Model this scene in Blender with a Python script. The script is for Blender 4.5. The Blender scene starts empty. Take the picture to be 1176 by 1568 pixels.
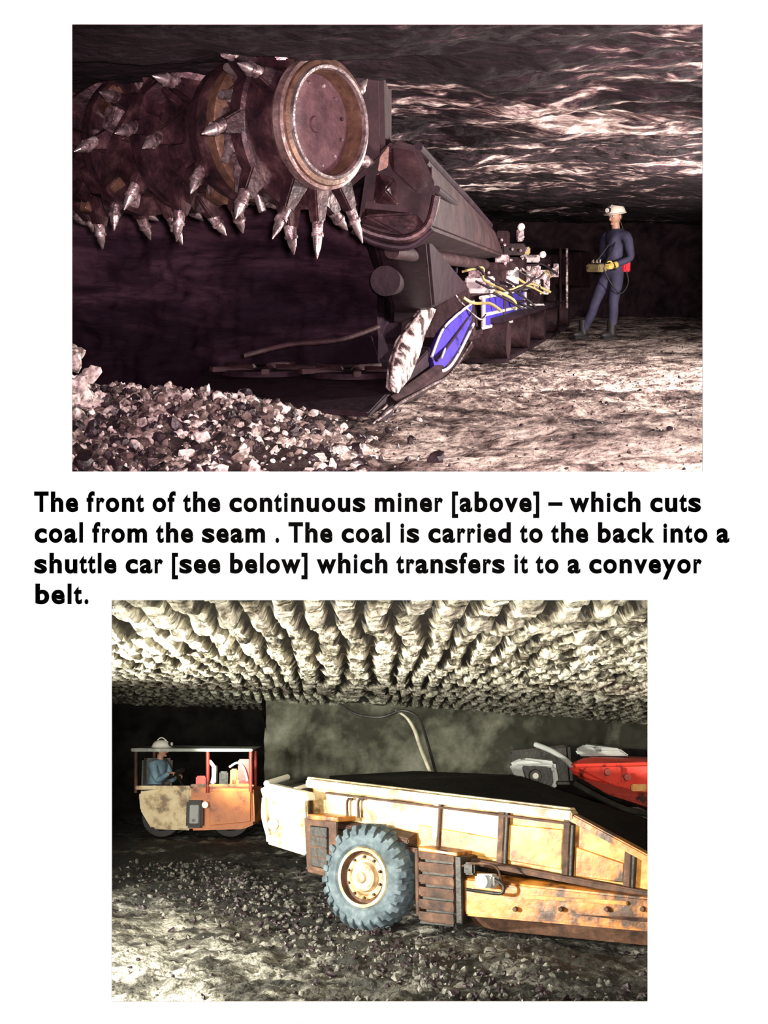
import bpy, bmesh, math, random
from math import sin, cos, pi, radians, atan
from mathutils import Vector, Matrix, noise, Quaternion
random.seed(7)
sc = bpy.context.scene
try:
    sc.view_settings.view_transform = 'Standard'
    sc.view_settings.look = 'None'
except Exception as e:
    print(e)

CAMZ = 6.0
F = 2000.0

# ------------------------------------------------------------ galleries
class Gallery:
    """One raked mine gallery behind the display board; local axes X right, Y inward, Z up, metres."""
    def __init__(s, hv):
        s.th = atan((784-hv)/F)
        s.T = Matrix.Translation((0, 0, CAMZ)) @ Matrix.Rotation(s.th, 4, 'X')
        s.c, s.s = cos(s.th), sin(s.th)
    def ray(s, u, v):
        dz = (784-v)/F
        return Vector(((u-588)/F, s.c + s.s*dz, -s.s + s.c*dz))
    def at(s, u, v, Y):
        d = s.ray(u, v)
        return d*(Y/d.y)
A = Gallery(400)
B = Gallery(1170)

# ------------------------------------------------------------ materials
def new_mat(name):
    m = bpy.data.materials.new(name); m.use_nodes = True
    return m, m.node_tree.nodes, m.node_tree.links, m.node_tree.nodes['Principled BSDF']

def mat(name, stops, scale=4.0, rough=0.7, metal=0.0, bump=0.3, bscale=None, stretch=(1,1,1), detail=8, dist=0.0, coat=0.0, bdist=0.02, patch=None, grad=None, soot=None, spec=None):
    """patch=(scale, lo, hi, amount): large-scale dirt variation; grad=(axis,a,b,floor): darkening along an axis, also used for painted light fall-off; soot: darkening (painted groove shade on the lower roof, darker tone on the lower floor), weight of the 'soot' mesh attribute"""
    m, N, L, P = new_mat(name)
    tc = N.new('ShaderNodeTexCoord'); mp = N.new('ShaderNodeMapping')
    mp.inputs['Scale'].default_value = stretch
    L.new(tc.outputs['Object'], mp.inputs['Vector'])
    nz = N.new('ShaderNodeTexNoise'); nz.inputs['Scale'].default_value = scale
    nz.inputs['Detail'].default_value = detail; nz.inputs['Roughness'].default_value = 0.65
    nz.inputs['Distortion'].default_value = dist
    L.new(mp.outputs[0], nz.inputs['Vector'])
    fac = nz.outputs['Fac']
    def madd(a, b, op):
        n = N.new('ShaderNodeMath'); n.operation = op
        for i, q in enumerate((a, b)):
            if isinstance(q, (int, float)): n.inputs[i].default_value = q
            else: L.new(q, n.inputs[i])
        return n.outputs[0]
    if patch:
        n3 = N.new('ShaderNodeTexNoise'); n3.inputs['Scale'].default_value = patch[0]; n3.inputs['Detail'].default_value = 3
        L.new(tc.outputs['Object'], n3.inputs['Vector'])
        mr = N.new('ShaderNodeMapRange'); mr.inputs[1].default_value = patch[1]; mr.inputs[2].default_value = patch[2]
        mr.inputs[3].default_value = -patch[3]; mr.inputs[4].default_value = patch[3]
        L.new(n3.outputs['Fac'], mr.inputs[0]); fac = madd(fac, mr.outputs[0], 'ADD')
    if grad:
        sx = N.new('ShaderNodeSeparateXYZ'); L.new(tc.outputs['Object'], sx.inputs[0])
        for (axn, a, b, lo) in grad:
            mr = N.new('ShaderNodeMapRange'); mr.inputs[1].default_value = a; mr.inputs[2].default_value = b
            mr.inputs[3].default_value = lo; mr.inputs[4].default_value = 0
            L.new(sx.outputs[axn], mr.inputs[0]); fac = madd(fac, mr.outputs[0], 'ADD')
    if soot:
        at = N.new('ShaderNodeAttribute'); at.attribute_name = 'soot'  # darkening: painted groove shade on lower roof, darker tone on lower floor
        fac = madd(fac, madd(at.outputs['Fac'], -soot, 'MULTIPLY'), 'ADD')
    cr = N.new('ShaderNodeValToRGB')
    while len(cr.color_ramp.elements) < len(stops): cr.color_ramp.elements.new(0.5)
    for e, (p, c) in zip(cr.color_ramp.elements, stops):
        e.position = p; e.color = (*c, 1)
    L.new(fac, cr.inputs['Fac']); L.new(cr.outputs[0], P.inputs['Base Color'])
    P.inputs['Roughness'].default_value = rough; P.inputs['Metallic'].default_value = metal
    if spec is not None: P.inputs['Specular IOR Level'].default_value = spec
    if coat: P.inputs['Coat Weight'].default_value = coat
    if bump:
        n2 = N.new('ShaderNodeTexNoise'); n2.inputs['Scale'].default_value = bscale or scale*3
        n2.inputs['Detail'].default_value = 6
        L.new(mp.outputs[0], n2.inputs['Vector'])
        b = N.new('ShaderNodeBump'); b.inputs['Strength'].default_value = bump; b.inputs['Distance'].default_value = bdist
        L.new(n2.outputs['Fac'], b.inputs['Height']); L.new(b.outputs[0], P.inputs['Normal'])
    return m

def paint(name, col, worn=(0.05,0.04,0.035), w=0.38, rough=0.5, metal=0.0, scale=5):
    c2 = tuple(min(1, x*1.15) for x in col)
    return mat(name, [(w-0.06, worn), (w+0.03, col), (0.7, c2)], scale=scale, rough=rough, metal=metal, bump=0.15)

# ------------------------------------------------------------ mesh builder
class MB:
    def __init__(s, name):
        s.name = name; s.v = []; s.f = []; s.m = []; s.mats = []; s.soot = None  # soot: per-vertex darkening of the colour
    def add(s, vs, fs, m):
        if m not in s.mats: s.mats.append(m)
        k = s.mats.index(m); o = len(s.v)
        s.v += [tuple(v) for v in vs]
        for f in fs:
            s.f.append([o+i for i in f]); s.m.append(k)
    def addbm(s, bm, m):
        bmesh.ops.recalc_face_normals(bm, faces=bm.faces)
        bm.verts.index_update()
        s.add([v.co.copy() for v in bm.verts], [[v.index for v in f.verts] for f in bm.faces], m)
        bm.free()
    def box(s, c, size, m, rot=None, bev=0.01):
        bm = bmesh.new(); bmesh.ops.create_cube(bm, size=1)
        bmesh.ops.scale(bm, vec=size, verts=bm.verts)
        if bev: bmesh.ops.bevel(bm, geom=list(bm.edges), offset=min(bev, min(size)*0.3), segments=2, affect='EDGES')
        M = Matrix.Translation(c) @ (rot.to_4x4() if rot is not None else Matrix.Identity(4))
        bmesh.ops.transform(bm, matrix=M, verts=bm.verts); s.addbm(bm, m)
    def hull(s, pts, m, bev=0.012):
        bm = bmesh.new()
        for p in pts: bm.verts.new(p)
        r = bmesh.ops.convex_hull(bm, input=bm.verts)
        junk = [g for g in r['geom_interior'] if isinstance(g, bmesh.types.BMVert)]
        if junk: bmesh.ops.delete(bm, geom=junk, context='VERTS')
        bmesh.ops.dissolve_limit(bm, angle_limit=0.02, verts=bm.verts, edges=bm.edges)
        if bev: bmesh.ops.bevel(bm, geom=list(bm.edges), offset=bev, segments=2, affect='EDGES')
        s.addbm(bm, m)
    def prism(s, pts, vec, m, bev=0.006):
        bm = bmesh.new(); vec = Vector(vec)
        a = [bm.verts.new(p) for p in pts]; b = [bm.verts.new(Vector(p)+vec) for p in pts]
        bm.faces.new(a); bm.faces.new(b[::-1]); n = len(a)
        for i in range(n): bm.faces.new([a[i], b[i], b[(i+1) % n], a[(i+1) % n]])
        if bev: bmesh.ops.bevel(bm, geom=list(bm.edges), offset=bev, segments=1, affect='EDGES')
        s.addbm(bm, m)
    def lathe(s, prof, o, ax, m, seg=48, up=Vector((0,0,1))):
        ax = Vector(ax).normalized(); e1 = (up-ax*up.dot(ax))
        if e1.length < 1e-3: e1 = Vector((1,0,0))-ax*ax.x
        e1.normalize(); e2 = ax.cross(e1); vs = []; fs = []
        for (x, r) in prof:
            for k in range(seg):
                a = 2*pi*k/seg
                vs.append(Vector(o)+ax*x+(e1*cos(a)+e2*sin(a))*max(r, 1e-4))
        for i in range(len(prof)-1):
            for k in range(seg):
                k2 = (k+1) % seg
                fs.append([i*seg+k, i*seg+k2, (i+1)*seg+k2, (i+1)*seg+k])
        s.add(vs, fs, m)
    def cyl(s, p0, p1, r0, r1, m, seg=20):
        p0 = Vector(p0); p1 = Vector(p1); L = (p1-p0).length
        up = Vector((0,0,1)) if abs((p1-p0).normalized().z) < .95 else Vector((1,0,0))
        s.lathe([(0,0),(0,r0),(L,r1),(L,0)], p0, p1-p0, m, seg, up)
    def tube(s, pts, r, m, seg=10, smooth=True):
        pts = [Vector(p) for p in pts]
        rs = r if isinstance(r, (list, tuple)) else [r]*len(pts)
        if smooth and len(pts) > 2:
            P2 = []; R2 = []
            for i in range(len(pts)-1):
                p0 = pts[max(i-1,0)]; p1 = pts[i]; p2 = pts[i+1]; p3 = pts[min(i+2,len(pts)-1)]
                for t in (0,.25,.5,.75):
                    P2.append(0.5*((2*p1)+(p2-p0)*t+(2*p0-5*p1+4*p2-p3)*t*t+(3*p1-p0-3*p2+p3)*t**3))
                    R2.append(rs[i]*(1-t)+rs[i+1]*t)
            P2.append(pts[-1]); R2.append(rs[-1]); pts, rs = P2, R2
        vs = []; fs = []; prev = None; n = len(pts)
        for i, p in enumerate(pts):
            t = (pts[min(i+1,n-1)]-pts[max(i-1,0)]).normalized()
            if prev is None:
                e = Vector((0,0,1)) if abs(t.z) < .9 else Vector((1,0,0))
            else: e = prev
            e = (e-t*e.dot(t)).normalized(); prev = e; f = t.cross(e)
            for k in range(seg):
                a = 2*pi*k/seg; vs.append(p+(e*cos(a)+f*sin(a))*rs[i])
        for i in range(n-1):
            for k in range(seg):
                k2 = (k+1) % seg; fs.append([i*seg+k, i*seg+k2, (i+1)*seg+k2, (i+1)*seg+k])
        fs.append(list(range(seg))[::-1]); fs.append([(n-1)*seg+k for k in range(seg)])
        s.add(vs, fs, m)
    def ball(s, c, size, m, rot=None, fn=None, u=20, w=14):
        bm = bmesh.new(); bmesh.ops.create_uvsphere(bm, u_segments=u, v_segments=w, radius=1)
        if fn:
            for v in bm.verts: v.co = fn(v.co)
        bmesh.ops.scale(bm, vec=size, verts=bm.verts)
        M = Matrix.Translation(c) @ (rot.to_4x4() if rot is not None else Matrix.Identity(4))
        bmesh.ops.transform(bm, matrix=M, verts=bm.verts); s.addbm(bm, m)
    def finish(s, G, ang=35, recentre=True):
        me = bpy.data.meshes.new(s.name)
        vs = [Vector(v) for v in s.v]; c = Vector((0,0,0))
        if recentre:
            lo = Vector([min(v[i] for v in vs) for i in range(3)]); hi = Vector([max(v[i] for v in vs) for i in range(3)])
            c = Vector(((lo.x+hi.x)/2, (lo.y+hi.y)/2, lo.z))
        me.from_pydata([v-c for v in vs], [], s.f)
        for m in s.mats: me.materials.append(m)
        me.polygons.foreach_set('material_index', s.m)
        if s.soot:
            a = me.attributes.new('soot', 'FLOAT', 'POINT'); a.data.foreach_set('value', s.soot)  # per-vertex darkening of the colour
        me.shade_smooth()
        try: me.set_sharp_from_angle(angle=radians(ang))
        except Exception: pass
        o = bpy.data.objects.new(s.name, me); sc.collection.objects.link(o)
        o.matrix_world = (G.T if G else Matrix.Identity(4)) @ Matrix.Translation(c)
        return o

def basis(fwd, up=Vector((0,0,1))):
    x = Vector(fwd).normalized(); y = Vector(up).cross(x).normalized(); z = x.cross(y)
    return Matrix((x, y, z)).transposed()

# ------------------------------------------------------------ people
def add_head(mb, c, fwd, skin, hair, helm, dark, lampm, up=Vector((0,0,1)), helmet_scale=1.0):
    R = basis(fwd, up)
    def P(x, y, z): return Vector(c) + R @ Vector((x, y, z))
    def shape(v):
        x, y, z = v
        if z < 0: k = 1-0.28*(-z)**1.5; y *= k; x = x*k+0.10*(-z)
        if x > 0.75: x = 0.75+(x-0.75)*0.5
        return Vector((x, y, z))
    mb.ball(c, (.1,.078,.118), skin, R, shape, 28, 20)
    mb.tube([P(.085,0,.018), P(.098,0,-.004), P(.112,0,-.026), P(.09,0,-.036)], [.008,.011,.016,.008], skin)
    for sgn in (-1,1):
        mb.ball(P(.078,.031*sgn,.012), (.013,.015,.010), bonew, R)
        mb.ball(P(.088,.031*sgn,.012), (.005,.006,.007), dark, R)
        mb.tube([P(.088,.014*sgn,.030), P(.090,.031*sgn,.034), P(.08,.048*sgn,.028)], .0045, hair)
        mb.ball(P(-.005,.080*sgn,-.004), (.020,.009,.031), skin, R)
    mb.tube([P(.080,-.024,-.056), P(.090,0,-.054), P(.080,.024,-.056)], [.004,.006,.004], lipm)
    mb.ball(P(.074,0,-.088), (.022,.026,.018), skin, R)
    mb.ball(P(-.022,0,.012), (.092,.083,.10), hair, R)
    h = helmet_scale
    prof = [(0,.138*h),(.02,.135*h),(.06,.122*h),(.095,.095*h),(.115,.055*h),(.122,0)]
    mb.lathe(prof, P(-.005,0,.042), R @ Vector((0.0,0,1)), helm, 32, up=R @ Vector((1,0,0)))
    mb.lathe([(0,.10*h),(-.004,.155*h),(.004,.158*h),(.012,.135*h)], P(.006,0,.042), R @ Vector((0,0,1)), helm, 32, up=R @ Vector((1,0,0)))
    mb.ball(P(.14*h,0,.040), (.045,.085,.008), helm, R)
    mb.tube([P(-.12*h,0,.06), P(-.06,0,.155*h), P(.02,0,.168*h), P(.10*h,0,.12)], .009, helm)
    mb.cyl(P(.11*h,0,.095), P(.158*h,0,.098), .032, .036, dark)
    mb.cyl(P(.155*h,0,.098), P(.166*h,0,.098), .030, .028, lampm)

def add_hand(mb, wrist, d, pn, thumb, m, curl=0.55):
    """wrist; d = finger direction; pn = palm normal (curl side); thumb = side direction"""
    d = Vector(d).normalized(); pn = Vector(pn); pn = (pn-d*pn.dot(d)).normalized()
    s = d.cross(pn); 
    if s.dot(Vector(thumb)) < 0: s = -s
    w = Vector(wrist)
    R = Matrix((d, s, pn)).transposed()
    mb.ball(w+d*.048, (.056,.043,.019), m, R)
    for i, (off, L) in enumerate([(.029,.072),(.010,.080),(-.010,.075),(-.028,.058)]):
        p = w+d*.075+s*off; pts = [p-d*.02, p]; a = 0
        for k, fr in enumerate((.45,.32,.23)):
            a += curl*(1.0+.15*i)
            p = p+(d*cos(a)+pn*sin(a))*L*fr; pts.append(p)
        mb.tube(pts, [.0095,.0098,.009,.008,.0065], m, 8)
    p = w+d*.022+s*.028
    mb.tube([p, p+s*.028+d*.018+pn*.008, p+s*.036+d*.045+pn*.020, p+s*.026+d*.066+pn*.030], [.013,.0115,.010,.007], m, 8)

def skin_body(mb, J, chains, rad, m):
    me = bpy.data.meshes.new('tmp'); names = list(J.keys())
    idx = {n: i for i, n in enumerate(names)}
    me.from_pydata([J[n] for n in names], [(idx[a], idx[b]) for a, b in chains], [])
    ob = bpy.data.objects.new('tmp', me); sc.collection.objects.link(ob)
    ob.modifiers.new('Skin', 'SKIN')
    sv = me.skin_vertices[0].data
    for n in names:
        r = rad[n]; sv[idx[n]].radius = r if isinstance(r, tuple) else (r, r)
        sv[idx[n]].use_root = (n == 'pelvis')
    ss = ob.modifiers.new('Sub', 'SUBSURF'); ss.levels = 2; ss.render_levels = 2
    dg = bpy.context.evaluated_depsgraph_get(); dg.update()
    ev = ob.evaluated_get(dg); em = ev.to_mesh()
    mb.add([v.co.copy() for v in em.vertices], [list(p.vertices) for p in em.polygons], m)
    ev.to_mesh_clear(); bpy.data.objects.remove(ob)

def boot(mb, ankle, fwd, m, sole):
    R = basis(Vector((fwd[0], fwd[1], 0)))
    a = Vector(ankle)
    def P(x,y,z): return a+R @ Vector((x,y,z))
    mb.cyl(P(0,0,.16), P(.0,0,-.03), .065, .058, m)
    mb.ball(P(.06,0,-.035), (.135,.05,.05), m, R, lambda v: Vector((v.x, v.y, max(v.z,-.8))))
    mb.box(P(.055,0,-.075), (.27,.095,.03), sole, R, .012)

# common materials
bonew = mat('eye_white', [(0,(.7,.68,.65)),(1,(.8,.78,.75))], bump=0)
lipm = mat('lips', [(0,(.25,.08,.07)),(1,(.3,.1,.09))], bump=0)
steel = mat('worn_steel', [(.35,(.20,.15,.16)),(.6,(.72,.63,.62))], 14, .28, .85, .25)
darksteel = mat('dark_steel', [(.35,(.008,.003,.006)),(.7,(.03,.014,.022))], 6, .6, .1, .3, spec=.25)
black = mat('black_rubber', [(.3,(.006,.005,.006)),(.7,(.02,.018,.02))], 8, .6, 0, .2)
skin = mat('skin', [(.3,(.38,.2,.13)),(.7,(.5,.29,.2))], 10, .55, 0, .05)
hair = mat('hair', [(.3,(.02,.013,.01)),(.7,(.05,.03,.02))], 30, .6, 0, .3)
glass = mat('lamp_glass', [(.3,(.8,.8,.75)),(.7,(.95,.95,.9))], 5, .1, 0, 0)

# ============================================================ DISPLAY BOARD
def board():
    m, N, L, P = new_mat('self_lit_board')
    P.inputs['Base Color'].default_value = (0,0,0,1); P.inputs['Specular IOR Level'].default_value = 0
    P.inputs['Emission Color'].default_value = (1,1,1,1); P.inputs['Emission Strength'].default_value = 1.0  # emission stands in for light falling on the white page
    side = mat('board_edge', [(0,(.5,.5,.5)),(1,(.6,.6,.6))], bump=0)
    k = .0025; y0, y1 = 5.0, 5.006
    us = [-300, 110, 171, 992, 1076, 1480]; vs = [-260, 37, 722, 919, 1534, 1830]
    def hole(u, v): return (110 < u < 1076 and 37 < v < 722) or (171 < u < 992 and 919 < v < 1534)
    mb = MB('display_board')
    n = [[not hole((us[i]+us[i+1])/2, (vs[j]+vs[j+1])/2) for i in range(5)] for j in range(5)]
    X = lambda u: (u-588)*k
    Z = lambda v: CAMZ+(784-v)*k
    for j in range(5):
        for i in range(5):
            if not n[j][i]: continue
            a, b, c, d = X(us[i]), X(us[i+1]), Z(vs[j+1]), Z(vs[j])
            mb.add([(a,y0,c),(b,y0,c),(b,y0,d),(a,y0,d)], [[0,1,2,3]], m)
            mb.add([(a,y1,c),(b,y1,c),(b,y1,d),(a,y1,d)], [[3,2,1,0]], side)
            for (di, dj, q) in ((-1,0,[(a,y0,c),(a,y0,d),(a,y1,d),(a,y1,c)]),(1,0,[(b,y0,c),(b,y1,c),(b,y1,d),(b,y0,d)]),
                               (0,1,[(a,y0,c),(a,y1,c),(b,y1,c),(b,y0,c)]),(0,-1,[(a,y0,d),(b,y0,d),(b,y1,d),(a,y1,d)])):
                ii, jj = i+di, j+dj
                if not (0 <= ii < 5 and 0 <= jj < 5) or not n[jj][ii]: mb.add(q, [[0,1,2,3]], side)
    ob = mb.finish(None, recentre=False)
    W = dict(T=611,h=611,e=556,f=333,r=389,o=611,n=611,t=333,c=556,i=278,u=611,s=556,m=889,a=556,b=611,v=556,w=778,l=278,d=611,k=556,y=556)
    W.update({' ':278,'[':333,']':333,'.':278,'\u2013':556})
    SB = {'T':(.02,.02),'h':(.065,.06),'e':(.035,.035),'f':(.015,.0),'r':(.065,.0),'o':(.04,.04),'n':(.065,.06),'t':(.01,.02),'c':(.04,.03),
          'i':(.065,.065),'u':(.06,.065),'s':(.03,.03),'m':(.06,.06),'a':(.035,.02),'b':(.065,.04),'v':(.01,.01),'w':(.005,.005),'l':(.065,.065),
          'd':(.04,.065),'k':(.065,.0),'y':(.01,.01),'[':(.07,.02),']':(.02,.07),'.':(.07,.065),'\u2013':(0,0)}
    cu = bpy.data.curves.new('g', 'FONT'); go = bpy.data.objects.new('g', cu); sc.collection.objects.link(go)
    cu.size = 1; cu.offset = 0.036; cu.resolution_u = 6
    cache = {}
    def glyph(ch):
        if ch in cache: return cache[ch]
        cu.body = ch; dg = bpy.context.evaluated_depsgraph_get(); dg.update()
        ev = go.evaluated_get(dg); em = ev.to_mesh()
        V = [(v.co.x, v.co.y) for v in em.vertices]; Fc = [list(p.vertices) for p in em.polygons]
        ev.to_mesh_clear(); cache[ch] = (V, Fc); return cache[ch]
    V, _ = glyph('T'); cap = max(v[1] for v in V)
    ink = mat('black_lettering', [(0,(.0,.0,.0)),(1,(.001,.001,.001))], bump=0, rough=1)
    ink.node_tree.nodes['Principled BSDF'].inputs['Specular IOR Level'].default_value = 0
    lt = MB('lettering')
    for txt, x0, x1, base in (('The front of the continuous miner [above] \u2013 which cuts', 53, 1076, 782.5),
                              ('coal from the seam . The coal is carried to the back into a', 53, 1119, 829.5),
                              ('shuttle car [see below] which transfers it to a conveyor', 53, 1076, 876.5), ('belt.', 53, 134, 923.5)):
        tot = sum(W[c] for c in txt)/1000; em = (x1-x0)/tot
        if txt == 'belt.': em = 42.2
        x = x0-1.5
        for ch in txt:
            adv = W[ch]/1000*em
            if ch != ' ':
                V, Fc = glyph(ch)
                xa, xb = min(v[0] for v in V), max(v[0] for v in V)
                l, r = SB[ch]; tx0, tx1 = x+l*em, x+adv-r*em
                sx = (tx1-tx0)/(xb-xa); sy = 30.0/cap
                lt.add([(X(tx0+(p[0]-xa)*sx), y0-.001, Z(base-p[1]*sy)) for p in V], Fc, ink)
            x += adv
    bpy.data.objects.remove(go)
    l = lt.finish(None, recentre=False); l.parent = ob
board()

# ============================================================ GROUND / ROOF HELPERS
def geo(a, b, n): return [a*(b/a)**(i/(n-1)) for i in range(n)]
def xs_dense(x0, x1, c, n):
    out = []
    k = 2.2
    for i in range(n):
        t = -1+2*i/(n-1); w = math.sinh(k*t)/math.sinh(k)
        out.append(c+(w*(c-x0) if w < 0 else w*(x1-c)))
    return out
def sheet(name, G, xs, ys, zf, m, sf=None):
    mb = MB(name); nx = len(xs)
    vs = [(x, y, zf(x, y)) for y in ys for x in xs]
    fs = [[j*nx+i, j*nx+i+1, (j+1)*nx+i+1, (j+1)*nx+i] for j in range(len(ys)-1) for i in range(nx-1)]
    mb.add(vs, fs, m)
    if sf: mb.soot = [sf(x, y) for y in ys for x in xs]  # per-vertex darkening of the colour
    return mb.finish(G, 180, recentre=False)
def wall(name, G, p0, p1, z0, z1, m, amp=.12, n=90, nz=40, sc_=1.3):
    mb = MB(name); p0 = Vector((p0[0],p0[1],0)); p1 = Vector((p1[0],p1[1],0)); d = p1-p0
    nn = Vector((d.y,-d.x,0)).normalized(); vs = []
    for j in range(nz):
        for i in range(n):
            p = p0+d*i/(n-1)+Vector((0,0,z0+(z1-z0)*j/(nz-1)))
            k = noise.fractal(p*sc_, .8, 2.1, 5)*amp
            vs.append(p+nn*k)
    fs = [[j*n+i, j*n+i+1, (j+1)*n+i+1, (j+1)*n+i] for j in range(nz-1) for i in range(n-1)]
    mb.add(vs, fs, m); return mb.finish(G, 180, recentre=False)
_rocks = []
for k in range(14):
    bm = bmesh.new(); bmesh.ops.create_icosphere(bm, subdivisions=2, radius=1)
    off = Vector((k*7.3, 0, 0))
    for v in bm.verts:
        q = v.co.normalized(); r = .75+.5*noise.noise(q*1.3+off)
        v.co = q*r
        for ax, lim in ((Vector((.8,.5,.3)),.55),(Vector((-.6,.2,.8)),.6),(Vector((.1,-.9,.3)),.5),(Vector((-.3,.5,-.8)),.55),(Vector((0,.2,1)),.6)):
            a = (ax+Vector((sin(k),cos(k*2),sin(k*3)))*.4).normalized(); dd = v.co.dot(a)
            if dd > lim: v.co -= a*(dd-lim)
    bmesh.ops.dissolve_limit(bm, angle_limit=.08, verts=bm.verts, edges=bm.edges)
    bm.verts.index_update()
    _rocks.append(([v.co.copy() for v in bm.verts], [[v.index for v in f.verts] for f in bm.faces])); bm.free()
def rocks(name, G, n, place, ms):
    mb = MB(name)
    for i in range(n):
        p, s = place()
        V, Fc = random.choice(_rocks)
        R = Quaternion((random.gauss(0,1), random.gauss(0,1), random.gauss(0,1), random.gauss(0,1))).normalized().to_matrix()
        sc3 = Vector((s*random.uniform(.7,1.4), s*random.uniform(.6,1.2), s*random.uniform(.45,.9)))
        m = random.choices(ms[0], ms[1])[0]
        mb.add([Vector(p)+R @ Vector((v.x*sc3.x, v.y*sc3.y, v.z*sc3.z)) for v in V], Fc, m)
    return mb.finish(G, 25)

# ============================================================ UPPER GALLERY
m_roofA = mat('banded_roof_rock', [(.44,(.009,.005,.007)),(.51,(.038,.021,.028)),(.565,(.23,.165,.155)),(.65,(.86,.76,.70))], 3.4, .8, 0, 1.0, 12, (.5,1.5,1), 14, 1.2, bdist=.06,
              patch=(.55,.35,.65,.08), grad=((0,-1.2,.9,-.15),(1,20,13.5,-.10),(1,6.2,8.6,-.05)), spec=.25)  # light fall-off to the left, back and front is put into the colour
m_floorA = mat('rockdust_floor', [(.36,(.022,.014,.014)),(.45,(.16,.115,.105)),(.54,(.45,.37,.33)),(.75,(.66,.56,.50))], 2.6, .9, 0, 1.0, 12, (1,1,1), 14, .6, bdist=.06,
               patch=(.9,.35,.65,.06), grad=((0,-.6,.5,-.10),), spec=.2)
m_faceA = mat('coal_face', [(.30,(.007,.0025,.006)),(.44,(.020,.009,.016)),(.56,(.055,.028,.040)),(.72,(.12,.07,.085))], 1.4, .85, 0, .9, 5, (.5,1,2.2), 12, .7, bdist=.06, grad=((2,-.85,.25,-.20),), spec=.1)  # shade low on the face is painted in by the height gradient
m_farA = mat('dark_coal_rib_upper', [(.35,(.006,.003,.005)),(.75,(.05,.028,.034))], 2, .8, 0, .8, 6, bdist=.05, spec=.2)
m_rockW = mat('pale_rubble', [(.38,(.06,.045,.04)),(.50,(.46,.39,.36)),(.64,(.86,.80,.75))], 16, .8, 0, .5, 40)
m_rockM = mat('brown_rubble', [(.38,(.018,.011,.010)),(.6,(.15,.105,.095)),(.75,(.35,.28,.25))], 14, .8, 0, .5, 40)
m_rockD = mat('coal_lump', [(.35,(.006,.003,.005)),(.7,(.035,.02,.026))], 9, .45, 0, .5, 25)

HA = 1.05
def pileA(x, y):
    k = 1/(1+math.exp((x+0.65+.10*(y-7.5))*4.0))
    w = math.exp(-((y-8.2)/1.4)**2)
    return .23*k*w
def zfA(x, y):
    p = Vector((x, y, 0))
    k = max(0, min(1, (-x+.2)*1.2))*math.exp(-((y-7.8)/1.8)**2)
    h = noise.fractal(p*1.1, .9, 2.1, 6)*.05 + noise.fractal(p*6, .7, 2.2, 3)*(.016+.07*k)
    return -HA+pileA(x,y)+h-.02
sheet('floor', A, xs_dense(-5, 6.5, .4, 330), geo(5.0, 27, 330), zfA, m_floorA)
def zcA(x, y):
    p = Vector((x*.5, y*1.6, 3))
    base = max(1.14-.03*(y-5), .82)-max(0,(x-1.5))*.02
    r = noise.fractal(p*1.1, .7, 2.1, 6)
    rid = abs(noise.noise(Vector((x*.7+.3*noise.noise(Vector((x,y,2))), y*2.2, 9))))
    return base+r*.07-rid*.10+noise.fractal(Vector((x*3,y*6,1)),.7,2.1,3)*.02
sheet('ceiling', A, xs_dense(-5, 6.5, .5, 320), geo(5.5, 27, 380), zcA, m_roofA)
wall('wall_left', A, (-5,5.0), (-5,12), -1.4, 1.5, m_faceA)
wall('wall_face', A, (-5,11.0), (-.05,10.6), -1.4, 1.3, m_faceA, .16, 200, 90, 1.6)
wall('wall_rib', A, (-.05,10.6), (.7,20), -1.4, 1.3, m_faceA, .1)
wall('wall_back', A, (.4,26), (6.5,25.5), -1.4, 1.3, m_farA, .3, 140, 50)
wall('wall_right', A, (6.4,26), (6.4,5), -1.4, 1.3, m_farA, .2)

def pr():
    while True:
        x = random.uniform(-2.2, .3); y = random.uniform(6.0, 9.4)
        if random.random() < min(1, max(.03, pileA(x,y)/.20)) or (random.random() < .4 and x < -.05 and y < 8): break
    s = random.choice([.008,.010,.012,.015,.02,.02,.025,.035,.055])*random.uniform(.7,1.2)
    return (x, y, zfA(x,y)+s*.2), s
rocks('coal_rubble', A, 6000, pr, ([m_rockW, m_rockM, m_rockD], [.38,.24,.38]))
def pr2():
    x = random.uniform(-.2, 4.5); y = random.uniform(6, 20); s = random.uniform(.005,.018)
    if random.random() < .06: s *= 2
    return (x, y, zfA(x,y)+s*.15), s
rocks('floor_debris', A, 1800, pr2, ([m_rockM, m_rockD], [.4,.6]))
def pr3():
    s = random.uniform(.05,.11); z = random.uniform(-1.0,-.42); w = (z+1)*.3
    return (random.uniform(-2.05,-1.66-w*.2), random.uniform(7.2,7.8), z), s
rocks('rock_dusted_boulders', A, 70, pr3, ([m_rockW], [1]))

# ---------------- continuous mining machine
m_drum = mat('drum_paint', [(.38,(.012,.005,.008)),(.55,(.045,.020,.024)),(.78,(.17,.10,.095))], 6, .45, .35, .5, 20)
m_cap = mat('drum_end_cap', [(.35,(.05,.022,.028)),(.6,(.115,.058,.066)),(.8,(.24,.145,.15))], 7, .5, .2, .3, 20)
m_ring = mat('polished_ring', [(.38,(.12,.07,.07)),(.55,(.36,.26,.24)),(.7,(.7,.58,.54))], 9, .32, .6, .3, 24)
m_bits = mat('bit_steel', [(.40,(.07,.045,.05)),(.53,(.30,.23,.23)),(.68,(.82,.74,.72))], 14, .34, .6, .5, 30)
m_rust = mat('rusty_ring', [(.35,(.06,.03,.022)),(.6,(.17,.10,.065)),(.8,(.38,.27,.19))], 10, .45, .4, .25)
m_boom = mat('boom_paint', [(.35,(.009,.0035,.005)),(.6,(.036,.016,.019)),(.8,(.10,.055,.05))], 4, .65, .05, .7, 12, spec=.25)
m_blue = paint('blue_paint', (.05,.032,.34), (.02,.012,.06), .42, .4)
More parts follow.
